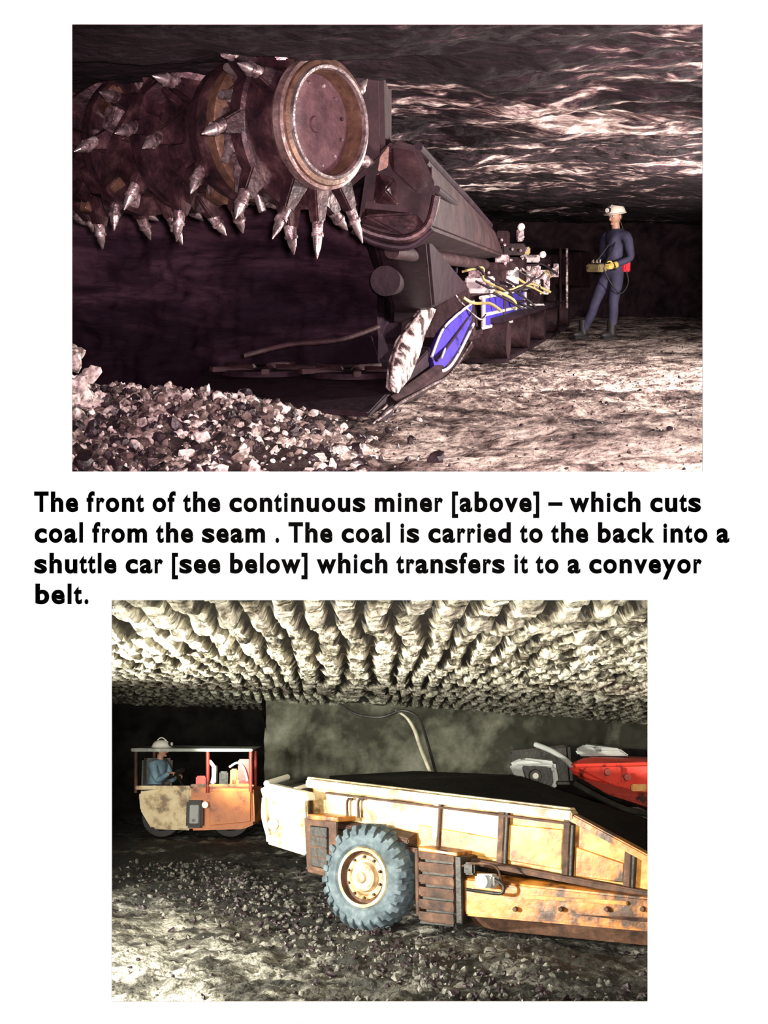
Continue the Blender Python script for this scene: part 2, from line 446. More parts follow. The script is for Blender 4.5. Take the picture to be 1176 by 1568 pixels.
m_white = paint('white_paint', (.60,.55,.54), (.04,.028,.035), .44, .5, 0, 7)
m_yel = paint('yellow_paint', (.40,.32,.12), (.06,.05,.03), .42)
m_cheek = mat('cheek_plate', [(.43,(.04,.022,.024)),(.5,(.45,.37,.36)),(.62,(.88,.81,.78))], 7, .4, .1, .6, 18)

def miner():
    mb = MB('continuous_mining_machine')
    C = A.at(503, 188, 7.2); n = Vector((.76,-.65,.02)).normalized()
    up = Vector((0,0,1)); e1 = (up-n*up.dot(n)).normalized(); e2 = n.cross(e1)
    def rdt(a): return e1*cos(a)+e2*sin(a), -e1*sin(a)+e2*cos(a)
    mb.lathe([(-.10,.0),(-.10,.262)], C, n, m_cap, 64)
    mb.lathe([(-.10,.262),(-.02,.268),(.0,.272)], C, n, m_rust, 64)
    mb.lathe([(.0,.272),(.022,.276),(.024,.292),(.008,.298)], C, n, steel, 64)
    mb.lathe([(.008,.298),(.0,.322),(-.012,.328)], C, n, m_rust, 64)
    mb.lathe([(-.012,.328),(-.02,.345),(-.07,.348),(-.09,.335),(-.10,.33)], C, n, m_ring, 64)
    mb.lathe([(-.10,.33),(-.20,.34),(-.205,.30)], C, n, m_drum, 48)
    for k in range(12):
        rd, tg = rdt(2*pi*k/12+.2); p = C+n*(-.10)+rd*.215
        mb.cyl(p, p+n*.014, .010, .009, m_bits, 6)
    mb.cyl(C-n*.10, C-n*.085, .045, .04, m_cap, 20)
    mb.lathe([(-.20,.30),(-.20,.42),(-.215,.44),(-.29,.44),(-.305,.42),(-.305,.24)], C, n, m_drum, 48)
    mb.lathe([(-.30,.25),(-.46,.25)], C, n, darksteel, 48)
    mb.lathe([(-.46,.25),(-.46,.375),(-.47,.39),(-.53,.39),(-.54,.375),(-.54,.36)], C, n, m_rust, 64)
    mb.lathe([(-.54,.38),(-.60,.40),(-.70,.37),(-.72,.31),(-1.05,.31),(-1.06,.42),(-1.13,.42),(-1.14,.31),(-1.5,.31),(-1.51,.42),(-1.58,.42),(-1.6,.31),(-2.9,.31)], C, n, m_drum, 48)
    def pick(x, a, r0, L=.24, lean=.35, sk=0.0, w=1.0):
        rd, tg = rdt(a)
        p = C+n*x+rd*r0
        d = (rd+tg*lean+n*sk).normalized()
        mb.hull([p+tg*(.075*w)*i+n*(.05*w)*j-rd*.04 for i in (-1,1) for j in (-1,1)]+[p+d*L*.5+tg*.035*w*i+n*.035*w*j for i in (-1,1) for j in (-1,1)], m_drum, .008)
        mb.cyl(p+d*L*.42, p+d*L*.66, .036*w, .032*w, m_bits, 14)
        mb.cyl(p+d*L*.66, p+d*L*.72, .038*w, .038*w, m_bits, 14)
        mb.lathe([(0,.030*w),(L*.16,.024*w),(L*.24,.014*w),(L*.34,.004*w),(L*.35,0)], p+d*L*.71, d, steel, 14)
    for k in range(9): pick(-.25, 2*pi*k/9+.15, .42, .26, .4)
    for a in (2.75, 3.25, 3.8): pick(-.12, a, .34, .36, -.3, .12, .9)
    for a in (.35, .9, 5.6): pick(-.13, a, .33, .26, .5, 0, 1)
    for a, x, s_ in ((.75,-.38,1.1),(1.1,-.35,1.3),(1.45,-.40,1.0),(1.8,-.36,1.3),(2.2,-.38,1.1),(2.6,-.37,1.2),(.4,-.39,1)):
        rd, tg = rdt(a)
        mb.hull([C+n*(x+.05*s_*i)+tg*.055*s_*j+rd*r for i in (-1,1) for j in (-1,1) for r in (.24,.35)]+[C+n*(x+.03*i)+rd*.43+tg*.05 for i in (-1,1)], m_bits, .012)
        mb.cyl(C+n*x+rd*.40+tg*.04, C+n*(x+.02)+rd*.47+tg*.09, .028, .022, steel, 12)
    rr = random.Random(11)
    for i in range(60):
        a = rr.uniform(.2, 2.9); x = -rr.uniform(.72, 2.6); rd, tg = rdt(a); s_ = rr.uniform(.02,.05)
        p = C+n*x+rd*.33
        mb.hull([p+n*s_*i2*rr.uniform(.6,1.3)+tg*s_*j*rr.uniform(.6,1.5)+rd*kz for i2 in (-1,1) for j in (-1,1) for kz in (-.04,.03+s_)], rr.choice([m_bits, m_drum, m_drum, m_rust]), .005)
    k = 0
    for x in [ -.62-.115*i for i in range(19)]:
        for q in range(3):
            pick(x, k*.83+q*2*pi/3+rr.uniform(-.15,.15), .33 if q else .36, rr.uniform(.23,.28), .55, .15*(-1)**k)
        k += 1
    for h in range(3):
        vs = []; fs = []; N_ = 70
        for i in range(N_):
            x = -.72-2.1*i/(N_-1); rd, tg = rdt(h*2*pi/3+i*.085)
            for (r, dx) in ((.30,-.03),(.42,-.022),(.42,.022),(.30,.03)): vs.append(C+n*(x+dx)+rd*r)
        for i in range(N_-1):
            for j in range(3): fs.append([i*4+j, i*4+j+1, i*4+5+j, i*4+4+j])
        mb.add(vs, fs, m_drum)
    # gearcase above/behind
    mb.hull([A.at(u,v,Y) for (u,v,Y) in ((500,30,7.9),(585,45,7.9),(590,240,8.0),(520,300,8.0),(480,60,8.3),(600,80,8.6),(600,260,8.6),(500,300,8.6))], m_boom, .03)
    mb.hull([A.at(u,v,Y) for (u,v,Y) in ((400,30,7.3),(480,20,7.2),(492,78,7.2),(440,106,7.3),(400,40,7.9),(490,40,7.9),(480,90,7.9))], m_drum, .03)
    mb.hull([A.at(u,v,Y) for (u,v,Y) in ((424,58,7.1),(446,52,7.1),(440,92,7.1),(420,92,7.1),(430,58,7.3),(440,92,7.3))], m_bits, .008)
    # boom head: folded plate casing
    mb.hull([A.at(u,v,Y) for (u,v) in ((562,250),(602,214),(640,224),(668,285),(660,342),(622,372),(548,346)) for Y in (8.0,8.5)], m_boom, .025)
    mb.hull([A.at(u,v,Y) for (u,v,Y) in ((598,222,7.95),(636,228,7.95),(658,286,7.95),(640,300,7.85),(600,262,7.85),(590,240,7.95))], m_boom, .015)
    mb.hull([A.at(u,v,Y) for (u,v,Y) in ((556,318,7.95),(640,326,7.95),(655,345,7.95),(618,362,7.85),(550,342,7.85),(560,330,7.8))], m_drum, .012)
    mb.hull([A.at(u,v,Y) for (u,v,Y) in ((576,262,7.95),(606,272,7.95),(612,316,7.95),(570,312,7.95),(590,290,7.82))], m_drum, .01)
    mb.tube([A.at(u,v,7.9) for (u,v) in ((535,340),(570,358),(620,366),(655,345),(668,300))], .026, m_drum)
    mb.tube([A.at(u,v,7.92) for (u,v) in ((540,352),(575,372),(625,378),(662,352))], .022, darksteel)
    mb.hull([A.at(u,v,Y) for (u,v,Y) in ((582,240,7.85),(596,222,7.85),(594,256,7.85),(578,264,7.85),(584,240,8.0),(594,250,8.0))], m_rust, .006)
    # boom arm
    mb.hull([A.at(600,212,8.5), A.at(660,248,8.3), A.at(662,350,8.3), A.at(590,372,8.5), A.at(700,318,13), A.at(757,352,13), A.at(772,392,13), A.at(715,400,13)], m_boom, .02)
    mb.tube([A.at(640,225,8.4), A.at(680,268,9.6), A.at(715,305,11), A.at(750,345,12.8)], .03, darksteel)
    mb.tube([A.at(668,290,8.25), A.at(705,320,10), A.at(740,352,12)], .025, darksteel)
    mb.cyl(A.at(600,385,8.8), A.at(742,405,13), .05, .05, m_boom, 16)
    mb.cyl(A.at(590,430,9.6), A.at(660,420,12.5), .11, .11, darksteel, 20)
    mb.hull([A.at(570,360,9.2), A.at(655,360,9.2), A.at(600,470,10.2), A.at(665,470,10.2), A.at(560,370,9.6), A.at(720,440,12.6), A.at(600,500,12.6)], darksteel, .02)
    # gathering pan
    fz = -HA+.02
    mb.hull([(-1.5,9.5,fz+.04),(-1.5,9.5,fz),(-.1,8.75,fz),(-.1,8.75,fz+.03),(.52,12,fz),(.52,12,fz+.35),(-1.3,12,fz),(-1.3,12,fz+.35)], darksteel, .01)
    for cx, cy in ((-.95,10.3),(-.25,10.1)):
        c0 = Vector((cx,cy,fz+.16)); mb.cyl(c0, c0+Vector((0,0,.04)), .34, .32, darksteel, 32)
        for q in range(5):
            a = q*2*pi/5; d = Vector((cos(a),sin(a),0)); mb.hull([c0+d*.1+Vector((0,0,.04))+d.cross(up)*.05*i for i in (-1,1)]+[c0+d*.42+d.cross(up)*(.03*i+.08)+Vector((0,0,z)) for i in (-1,1) for z in (.03,.07)]+[c0+d*.1+Vector((0,0,.08))], m_boom, .005)
    # lighter arc added as a glint on the pan, then the pan edge
    mb.tube([A.at(372,545,9.7), A.at(440,528,9.9), A.at(520,520,9.9), A.at(580,500,10.1)], .02, m_boom)
    mb.hull([A.at(566,652,8.75), A.at(575,640,8.75), A.at(600,622,9.4), A.at(604,612,9.4), A.at(600,650,9.0)], darksteel, .005)
    mb.hull([A.at(u,v,Y) for (u,v,Y) in ((596,606,9.4),(604,625,9.4),(690,575,11.9),(668,560,11.9),(612,620,9.3),(722,520,13.5),(728,530,13.5),(660,600,10.8))], m_boom, .01)
    mb.tube([A.at(570,650,8.7), A.at(612,618,9.2), A.at(660,590,10.6), A.at(690,572,11.7), A.at(722,524,13.3)], .010, m_bits)
    # flared pale cheek plate (curved)
    L_ = [(597,594),(600,558),(612,522),(632,494),(652,466)]
    R_ = [(610,602),(628,578),(642,545),(652,510),(668,474)]
    vs = []; fs = []
    for i in range(5):
        for j in range(7):
            t = j/6; Y = 9.35+.32*i+.25*t; u = L_[i][0]*(1-t)+R_[i][0]*t; v = L_[i][1]*(1-t)+R_[i][1]*t
            vs.append(A.at(u, v, Y)+Vector((0,-.12*sin(pi*t),0)))
    o = len(vs); vs += [v+Vector((-.03,.05,0)) for v in vs[:o]]
    for i in range(4):
        for j in range(6):
            q = [i*7+j, i*7+j+1, (i+1)*7+j+1, (i+1)*7+j]; fs.append(q); fs.append([o+k for k in q[::-1]])
    mb.add(vs, fs, m_cheek)
    mb.tube([A.at(L_[i][0], L_[i][1], 9.33+.32*i) for i in range(5)], .012, m_bits)
    # blue guard plates
    mb.prism([A.at(u,v,Y) for (u,v,Y) in ((662,545,11.3),(676,510,11.6),(694,490,12),(724,464,12.6),(722,492,12.6),(700,538,11.9),(684,562,11.5),(668,568,11.3))], (-.05,.08,0), m_blue, .01)
    mb.tube([A.at(u,v,Y-.05) for (u,v,Y) in ((661,546,11.3),(676,508,11.6),(694,487,12),(725,462,12.6))], .012, m_white)
    mb.tube([A.at(u,v,Y-.05) for (u,v,Y) in ((668,570,11.3),(686,564,11.5),(702,542,11.9),(725,496,12.6))], .014, m_white)
    mb.tube([A.at(u,v,Y-.05) for (u,v,Y) in ((668,552,11.3),(690,524,11.8),(722,478,12.6))], .014, darksteel)
    mb.tube([A.at(u,v,Y-.05) for (u,v,Y) in ((676,548,11.3),(684,530,11.7),(700,512,12.1))], .010, m_white)
    # chassis
    mb.hull([A.at(u,v,Y) for (u,v,Y) in ((600,445,12.8),(722,436,12.8),(724,520,12.8),(600,545,12.8),(700,402,21),(852,398,21),(850,484,21),(700,490,21))], m_boom, .03)
    def ys(u, off=.12):
        k = (u-588)/2037; t = (12.8*k-.858)/(1.86-8.2*k); return 12.8+8.2*t-off
    p0 = Vector((1.05,13.6,-.80)); p1 = Vector((2.62,20.4,-.80)); dl = (p1-p0).normalized()
    for k in range(76):
        t = k/76*2
        if t < 1: c0 = p0.lerp(p1,t)+Vector((0,0,.20))
        else: c0 = p1.lerp(p0,t-1)+Vector((0,0,-.22))
        mb.box(c0, (.15,.4,.05), darksteel, basis(dl), .01)
    for t in (0,.25,.5,.75,1):
        c0 = p0.lerp(p1,t); s_ = dl.cross(up); mb.cyl(c0-s_*.15, c0+s_*.24, .19, .19, m_boom, 24)
    D = .42
    mb.prism([A.at(u,v,ys(u,D)) for (u,v) in ((738,458),(804,446),(803,484),(742,500))], (-.02,.10,0), m_blue, .01)
    for q in (((736,456),(806,443)),((740,502),(806,487)),((742,482),(804,468))):
        mb.tube([A.at(q[0][0],q[0][1],ys(q[0][0],D+.06)), A.at(q[1][0],q[1][1],ys(q[1][0],D+.06))], .018, m_white, 8, False)
    for u in (740,772,804):
        mb.tube([A.at(u,455-(u-738)*.17,ys(u,D+.06)), A.at(u,501-(u-738)*.2,ys(u,D+.06))], .022, m_boom if u == 772 else m_white, 8, False)
    rr = random.Random(3)
    items = [(735,436,.26,.16,m_white),(758,428,.2,.26,m_boom),(778,424,.2,.22,m_white),(794,420,.16,.22,m_boom),(812,424,.24,.3,m_bits),
             (820,448,.18,.36,m_boom),(832,432,.16,.34,m_bits),(842,462,.14,.36,m_boom),(818,474,.24,.16,m_bits),(700,436,.20,.08,m_boom),
             (728,420,.14,.08,m_bits),(750,408,.5,.08,m_boom),(768,398,.16,.12,m_bits),(790,402,.22,.12,m_boom),(812,396,.26,.10,m_white),
             (834,404,.22,.14,m_boom),(848,414,.14,.2,m_bits),(770,366,.12,.18,m_boom),(796,360,.09,.16,m_bits),(784,382,.28,.14,m_boom),(804,384,.12,.10,m_yel)]
    for (u,v,w,h,mm) in items:
        uu = max(u, 735); c0 = A.at(u,v,ys(uu,.30)+(.8 if v < 400 else 0)); mb.box(c0, (w,.26,h), mm, Matrix.Rotation(rr.uniform(-.3,.1),3,'Z'), .015)
        for _ in range(2):
            q = c0+Vector((rr.uniform(-w/2.5,w/2.5), -.13, rr.uniform(-h/2.5,h/2.5)))
            mb.cyl(q, q+Vector((0,-.04,0)), .016, .016, m_bits, 8)
    for i in range(22):
        u = rr.uniform(690,842); Y = ys(max(u,724),.5); v = 432-(u-690)*.12+rr.uniform(-20,30)
        pts = [A.at(u,v,Y)]
        for _ in range(3): pts.append(pts[-1]+Vector((rr.uniform(.0,.2), rr.uniform(-.04,.12), rr.uniform(-.14,.08))))
        mb.tube(pts, rr.uniform(.010,.016), rr.choice([black, m_bits, black, m_bits, darksteel, darksteel, m_yel]))
    for u in (858,868): mb.cyl(A.at(u,472,19.5), A.at(u,380,19.5), .024, .024, m_bits if u == 868 else m_boom, 10)
    mb.hull([A.at(u,v,Y) for (u,v,Y) in ((800,395,21),(905,385,24),(905,440,24),(800,430,21),(850,380,24.5),(850,440,24.5))], m_boom, .02)
    for (u,v,Y) in ((797,348,15.9),(830,390,17.7)):
        c0 = A.at(u,v,Y); mb.cyl(c0, c0+Vector((0,-.1,0)), .04, .045, m_bits, 16); mb.cyl(c0+Vector((0,-.1,0)), c0+Vector((0,-.11,0)), .04, .03, glass, 16)
    mb.finish(A)
miner()

# ---------------- standing miner
def person_A():
    mb = MB('coal_miner')
    navy = mat('navy_coverall', [(.3,(.018,.016,.04)),(.6,(.042,.040,.085)),(.8,(.09,.08,.14))], 5, .8, 0, .5, 10)
    red = paint('red_case', (.55,.03,.05)); glove = mat('yellow_glove', [(.3,(.40,.30,.06)),(.7,(.65,.52,.15))], 20, .8, 0, .3)
    helm = mat('white_helmet', [(.3,(.7,.62,.5)),(.7,(.85,.78,.7))], 9, .35, 0, 0)
    Y = 17.8; bx = A.at(925,522,Y).x; gz = -HA+.01
    O = Vector((bx, Y, gz)); Fw = Vector((-.80,-.60,0)).normalized(); Lt = Vector((.60,-.80,0)).normalized()
    P = lambda x,y,z: O+Vector((x,y,z))
    pel = P(.08,0,.90); ch = P(.115,.0,1.26); nk = P(.11,0,1.46)
    J = {'pelvis':pel, 'waist':P(.10,0,1.06), 'chest':ch, 'upper':P(.115,0,1.37), 'neck':nk, 'hd':nk+Vector((-.01,-.01,.07))}
    rad = {'pelvis':(.155,.12),'waist':(.145,.115),'chest':(.175,.125),'upper':(.13,.10),'neck':.06,'hd':.05}
    E = [('pelvis','waist'),('waist','chest'),('chest','upper'),('upper','neck'),('neck','hd')]
    for s_, nm, kn, an in ((1,'n',P(.09,-.10,.50),P(.085,-.06,.10)),(-1,'f',P(-.14,-.03,.50),P(-.27,.10,.10))):
        J['hip'+nm] = pel+Lt*.10*s_+Vector((0,0,-.06)); J['kn'+nm] = kn; J['cf'+nm] = kn.lerp(an,.35)+Vector((.015,.01,0)); J['an'+nm] = an
        rad.update({'hip'+nm:.10,'kn'+nm:.070,'cf'+nm:.068,'an'+nm:.052})
        E += [('pelvis','hip'+nm),('hip'+nm,'kn'+nm),('kn'+nm,'cf'+nm),('cf'+nm,'an'+nm)]
        boot(mb, an, Fw, black, black)
    box_c = P(-.17,-.24,.95)
    for s_, nm in ((1,'n'),(-1,'f')):
        sh = J['upper']+Lt*.20*s_; el = sh+Lt*.06*s_-Fw*.03+Vector((0,0,-.29))
        wr = box_c+Lt*.14*s_-Fw*.06
        dvec = wr-el
        if dvec.length > .30: wr = el+dvec.normalized()*.28
        J['sh'+nm]=sh; J['el'+nm]=el; J['wr'+nm]=wr
        rad.update({'sh'+nm:.075,'el'+nm:.055,'wr'+nm:.038}); E += [('upper','sh'+nm),('sh'+nm,'el'+nm),('el'+nm,'wr'+nm)]
        add_hand(mb, wr, Fw+Vector((0,0,-.15)), -Lt*s_, (0,0,1), glove)
        mb.lathe([(0,.042),(.05,.046)], wr-(wr-el).normalized()*.05, wr-el, glove, 16)
    skin_body(mb, J, E, rad, navy)
    mb.tube([nk+Vector((0,0,-.04)), nk+Vector((-.01,-.01,.09))], [.058,.052], skin)
    mb.lathe([(0,.085),(.04,.072),(.045,.06)], nk+Vector((0,0,-.04)), Vector((0,0,1)), navy, 20)
    add_head(mb, nk+Vector((-.015,-.012,.165)), Vector((-.75,-.66,-.15)), skin, hair, helm, black, glass)
    R = basis(Fw)
    rbox = paint('remote_case', (.22,.18,.08), (.03,.025,.02), .42)
    mb.box(box_c, (.16,.25,.10), rbox, R, .015)
    mb.box(box_c+Vector((0,0,.055)), (.12,.20,.02), black, R, .005)
    for k in (-.06,0,.06): mb.cyl(box_c+Lt*k+Vector((0,0,.06)), box_c+Lt*k+Vector((0,0,.11)), .008, .01, m_bits, 8)
    mb.lathe([(-.025,.158),(-.02,.166),(.02,.166),(.025,.158)], P(.095,0,1.02), (0,0,1), black, 32)
    mb.box(P(.24,-.08,.98), (.09,.12,.16), red, basis(Lt), .015)
    mb.box(P(.07,-.17,.98), (.10,.05,.12), black, basis(Lt), .015)
    mb.tube([box_c+Lt*.12, P(.02,-.3,.75), P(.16,-.24,.62), P(.27,-.15,.75), P(.25,-.1,.92)], .011, black)
    mb.tube([P(.24,-.05,1.03), P(.26,.02,1.25), P(.20,.05,1.50), P(.10,.03,1.70)], .007, black)
    mb.tube([box_c-Lt*.1, ch+Fw*.13, P(.1,-.02,1.45), ch+Fw*.13+Lt*.1, box_c+Lt*.12], .010, black)
    mb.finish(A, 60)
person_A()

# ============================================================ LOWER GALLERY
m_roofB = mat('cut_roof_rock', [(.32,(.02,.017,.012)),(.41,(.16,.145,.10)),(.49,(.58,.55,.44)),(.64,(.88,.86,.75))], 3.0, .85, 0, .8, 10, (2.2,.8,1), 12, .3, bdist=.04, patch=(.9,.35,.65,.03), soot=.22)  # soot here is painted groove shade
m_floorB = mat('muddy_floor', [(.36,(.010,.010,.008)),(.46,(.075,.072,.06)),(.55,(.25,.245,.215)),(.72,(.48,.47,.43))], 2.8, .85, 0, 1.0, 14, (1,1,1), 14, .4, bdist=.06, patch=(.8,.4,.6,.05), soot=.17)  # soot here is only a darker tone
m_wallB = mat('rib_rock', [(.38,(.05,.05,.035)),(.52,(.19,.19,.145)),(.72,(.42,.42,.34))], .9, .85, 0, .4, 6, patch=(.35,.35,.65,.06), grad=((0,3.0,0.0,-.16),))  # fading light towards the right is painted into the wall colour
m_darkB = mat('dark_coal_rib', [(.35,(.004,.004,.004)),(.7,(.02,.018,.016))], 2, .8, 0, .5, 6, spec=.1)
HB = 1.43
def zfB(x, y):
    p = Vector((x, y, 5)); t = max(0, min(1, (y-14)/8)); t = t*t*(3-2*t)
    q = Vector(((x*.5+y*.35)*2.2, (y-x*.9)*.5, 0))
    rut = noise.fractal(q*1.5, .8, 2.1, 4)*.05
    return -HB+.29*t+rut+noise.fractal(p*5, .6, 2.2, 4)*.035-.01
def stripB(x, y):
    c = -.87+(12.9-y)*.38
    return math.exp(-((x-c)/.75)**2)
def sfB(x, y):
    return min(1, stripB(x, y)+.55*max(0, min(1, (y-13)/4))+max(0, min(.9, (x-.9)*1.2)))  # floor is darker along the rubble strip, at the back and right
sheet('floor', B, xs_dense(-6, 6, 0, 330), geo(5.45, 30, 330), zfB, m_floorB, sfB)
def grooveB(x, y):
    w = .34*noise.noise(Vector((x*.8, y*.35, 1)))+.14*noise.noise(Vector((x*4, y*2.2, 7)))
    ph = (x+.05*(y-8)*max(0,min(1,-x)))/.18+w*1.8
    tri = abs((ph % 1.0)-.5)*2
    seg = noise.noise(Vector((math.floor(ph+.5)*3.7, y*2.1, 2)))
    brk = abs(noise.noise(Vector((math.floor(ph+.5)*9.1, y*4.2, 5))))
    land = max(0, min(1, tri*2.6-.35))*(1 if brk > .06 else .35)
    return land, seg
def zcB(x, y):
    t = min(1, max(0,(y-5)/16))
    base = .80+.33*t-.075*x*t*(1 if x > 0 else .5)
    land, seg = grooveB(x, y)
    return base-(.075+.05*seg)*land+noise.fractal(Vector((x*9, y*4, 4)), .7, 2.1, 4)*.016+noise.noise(Vector((x*.8,y*.8,3)))*.03
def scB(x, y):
    land, seg = grooveB(x, y); return 1-land  # shade inside the grooves, painted into the roof colour
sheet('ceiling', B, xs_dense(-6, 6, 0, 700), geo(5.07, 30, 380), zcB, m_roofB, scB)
wall('wall_left', B, (-6,5.2), (-6,29), -1.7, 1.4, m_darkB)
wall('wall_right', B, (6,29), (6,5.2), -1.7, 1.4, m_darkB)
wall('wall_back', B, (-6,28.5), (6,28.5), -1.7, 1.5, m_darkB, .3)
wall('wall_pillar', B, (-2.2,24.4), (6,23.6), -1.7, 1.5, m_wallB, .4, 180, 60, .6)
wall('wall_pillar_side', B, (-2.2,28.5), (-2.2,24.4), -1.7, 1.5, m_darkB, .1)

m_rockG = mat('grey_rubble', [(.38,(.03,.028,.024)),(.55,(.14,.135,.12)),(.75,(.42,.41,.36))], 16, .8, 0, .5, 40)
def pb():
    while True:
        y = random.uniform(7.8, 18); x = random.uniform(-3.4, 2.4)
        if random.random() < .06+.9*stripB(x, y): break
    s = random.choice([.010,.014,.02,.025,.04])*random.uniform(.7,1.3)
    return (x, y, zfB(x,y)+s*.2), s
rocks('spilled_coal', B, 3600, pb, ([m_rockG, m_rockD], [.5,.5]))

# ---------------- shuttle car
m_cream = mat('cream_paint', [(.38,(.20,.11,.04)),(.49,(.70,.54,.29)),(.7,(.88,.79,.55))], 4, .45, 0, .2)  # cream paint; flash overexposure on the car's left is painted with it too
m_or = mat('orange_paint', [(.40,(.05,.018,.005)),(.50,(.40,.14,.020)),(.62,(.58,.23,.035)),(.78,(.75,.42,.12))], 3.2, .4, 0, .3)
m_gold = mat('faded_orange_panel', [(.38,(.17,.06,.010)),(.50,(.54,.23,.038)),(.66,(.76,.44,.13))], 4, .45, 0, .25)
m_brown = mat('rusty_brown', [(.35,(.022,.010,.006)),(.6,(.10,.045,.025)),(.78,(.26,.15,.09))], 7, .7, .1, .4)
m_tyre = mat('dusty_blue_tyre', [(.3,(.025,.038,.047)),(.5,(.075,.108,.13)),(.75,(.18,.225,.25))], 8, .8, 0, .4, 22)
m_coalB = mat('coal_load', [(.35,(.003,.003,.003)),(.7,(.013,.011,.010))], 6, .85, 0, .6, 14, spec=.1)
m_redB = paint('red_paint', (.66,.045,.03), (.05,.01,.01), .40, .4)
m_grey = paint('grey_paint', (.36,.38,.38), (.05,.05,.05), .38, .5)
blk = mat('oily_black', [(.35,(.006,.006,.006)),(.7,(.03,.026,.022))], 6, .5, .2, .3)
m_white2 = paint('white_paint_b', (.78,.75,.66), (.12,.10,.08), .38, .45)
m_hub = mat('faded_hub', [(.3,(.30,.16,.09)),(.5,(.6,.42,.28)),(.7,(.78,.65,.5))], 12, .5, 0, .3)
m_dred = paint('dark_red_paint', (.30,.03,.02), (.03,.01,.01), .42, .5)
m_or2 = mat('deep_orange', [(.36,(.12,.03,.01)),(.46,(.60,.15,.022)),(.7,(.78,.25,.04))], 3, .45, 0, .2)
m_canopy = mat('canopy_steel', [(.35,(.08,.08,.075)),(.6,(.28,.30,.28)),(.75,(.5,.53,.5))], 3, .5, .2, .2)

nB = Vector((-.55,-.835,0)).normalized()
lB = Vector((.835,-.55,0)).normalized()
WC = B.at(567,1342,12.0)
def onp(u, v, o=0.0):
    d = B.ray(u, v); q = WC+nB*o
    return d*(nB.dot(q)/nB.dot(d))
def shuttle():
    mb = MB('shuttle_car')
    up = Vector((0,0,1))
    def panel(pts, o, th, m, bev=.008): mb.prism([onp(u,v,o) for u,v in pts], -nB*th, m, bev)
    panel([(478,1200),(875,1250),(1010,1322),(1010,1372),(870,1345),(765,1322),(640,1300),(478,1262)], -.14, .10, m_gold)
    panel([(480,1208),(766,1245),(764,1300),(660,1272),(600,1268),(480,1255)], -.12, .04, m_cream)
    panel([(640,1262),(764,1284),(764,1316),(640,1296)], -.112, .02, m_gold)
    panel([(470,1240),(640,1290),(700,1310),(705,1400),(470,1335)], -.30, 1.5, m_brown)
    def beam(a, b, o, r, m, o2=None):
        p, q = onp(*a, o), onp(*b, o if o2 is None else o2); d = q-p
        mb.box((p+q)/2, (d.length, r[0], r[1]), m, basis(d, up), .012)
    beam((474,1199),(880,1249), -.10, (.14,.075), m_cream)
    beam((474,1192),(878,1240), -.20, (.10,.03), m_cream)
    beam((500,1214),(876,1262), -.09, (.06,.018), m_brown)
    beam((876,1250),(1012,1324), -.11, (.12,.065), m_or)
    beam((610,1297),(1010,1372), -.08, (.12,.05), m_brown)
    for u, v0, v1 in ((668,1226,1300),(768,1240,1325),(868,1252,1345),(962,1296,1366)):
        p, q = onp(u,v0,-.09), onp(u-4,v1,-.09)
        mb.hull([a+lB*i*.03+nB*j for a in (p,q) for i in (-1,1) for j in (0,-.06)], m_brown if u > 700 else m_cream, .006)
        mb.hull([a+lB*(i*.012+(.05 if u > 700 else .04))+nB*j for a in (p,q) for i in (-1,1) for j in (0,-.05)], blk if u > 700 else m_brown, .004)
    mb.hull([onp(u,v,o) for (u,v,o) in ((706,1330,-.15),(1012,1370,-.15),(1012,1378,.12),(712,1345,.10),(712,1402,.10),(1012,1428,.12),(712,1405,-.4),(1012,1430,-.4))], m_or, .015)
    mb.hull([onp(u,v,o) for (u,v,o) in ((705,1388,.08),(1012,1406,.14),(1012,1450,.02),(760,1425,.02),(705,1412,-.2),(1012,1440,-.5))], m_brown, .01)
    mb.box(onp(880,1378,.13), (.9,.03,.03), m_gold, basis(lB), .006)
    for u in (790,860,930,985):
        p = onp(u,1392,.125); mb.cyl(p, p+nB*.03, .022, .018, m_brown, 8)
    panel([(880,1296),(955,1322),(955,1352),(880,1342)], -.125, .03, m_or)
    panel([(778,1262),(862,1270),(860,1332),(776,1318)], -.125, .03, m_gold)
    mb.hull([onp(u,v,o) for (u,v,o) in ((500,1250,-.12),(640,1275,-.12),(640,1300,-.12),(500,1268,-.12),(520,1262,.02),(625,1285,.02),(625,1292,.02),(520,1268,.02))], m_brown, .01)
    for u in (532,549): mb.tube([onp(u,1252,-.08), onp(u,1226,-.08), onp(u+8,1224,-.08)], .012, m_brown)
    mb.hull([onp(u,v,o) for (u,v,o) in ((402,1218,.10),(470,1222,.10),(472,1312,.10),(408,1292,.10),(412,1204,-.7),(480,1204,-.7),(480,1290,-.7),(412,1280,-.7))], m_cream, .02)
    panel([(398,1208),(412,1200),(470,1214),(472,1226),(402,1222)], .11, .12, m_white2)
    for (a,b) in (((408,1200),(440,1190)),((430,1206),(468,1192)),((452,1210),(492,1198))):
        mb.tube([onp(*a,.0), onp(*b,-.5)], .03, m_white2 if a[0]!=430 else blk, 10, False)
    mb.hull([onp(u,v,o) for (u,v,o) in ((415,1204,0),(470,1212,0),(500,1196,-.9),(430,1194,-.9),(440,1198,-.2),(480,1196,-.6))], blk, .02)
    mb.cyl(onp(418,1262,.11), onp(418,1262,.14), .05, .05, m_white2, 20)
    mb.tube([onp(404,1222,.12), onp(403,1250,.16), onp(410,1278,.13)], .018, m_white2)
    mb.hull([onp(u,v,o) for (u,v) in ((466,1250),(517,1255),(519,1340),(470,1330)) for o in (.12,-.35)], m_brown, .015)
    panel([(474,1264),(501,1267),(501,1332),(476,1326)], .14, .03, blk)
    panel([(470,1246),(518,1251),(518,1259),(470,1255)], .15, .5, m_or)
    for v in (1280,1296,1312): beam((476,v),(500,v+3), .145, (.02,.012), m_brown)
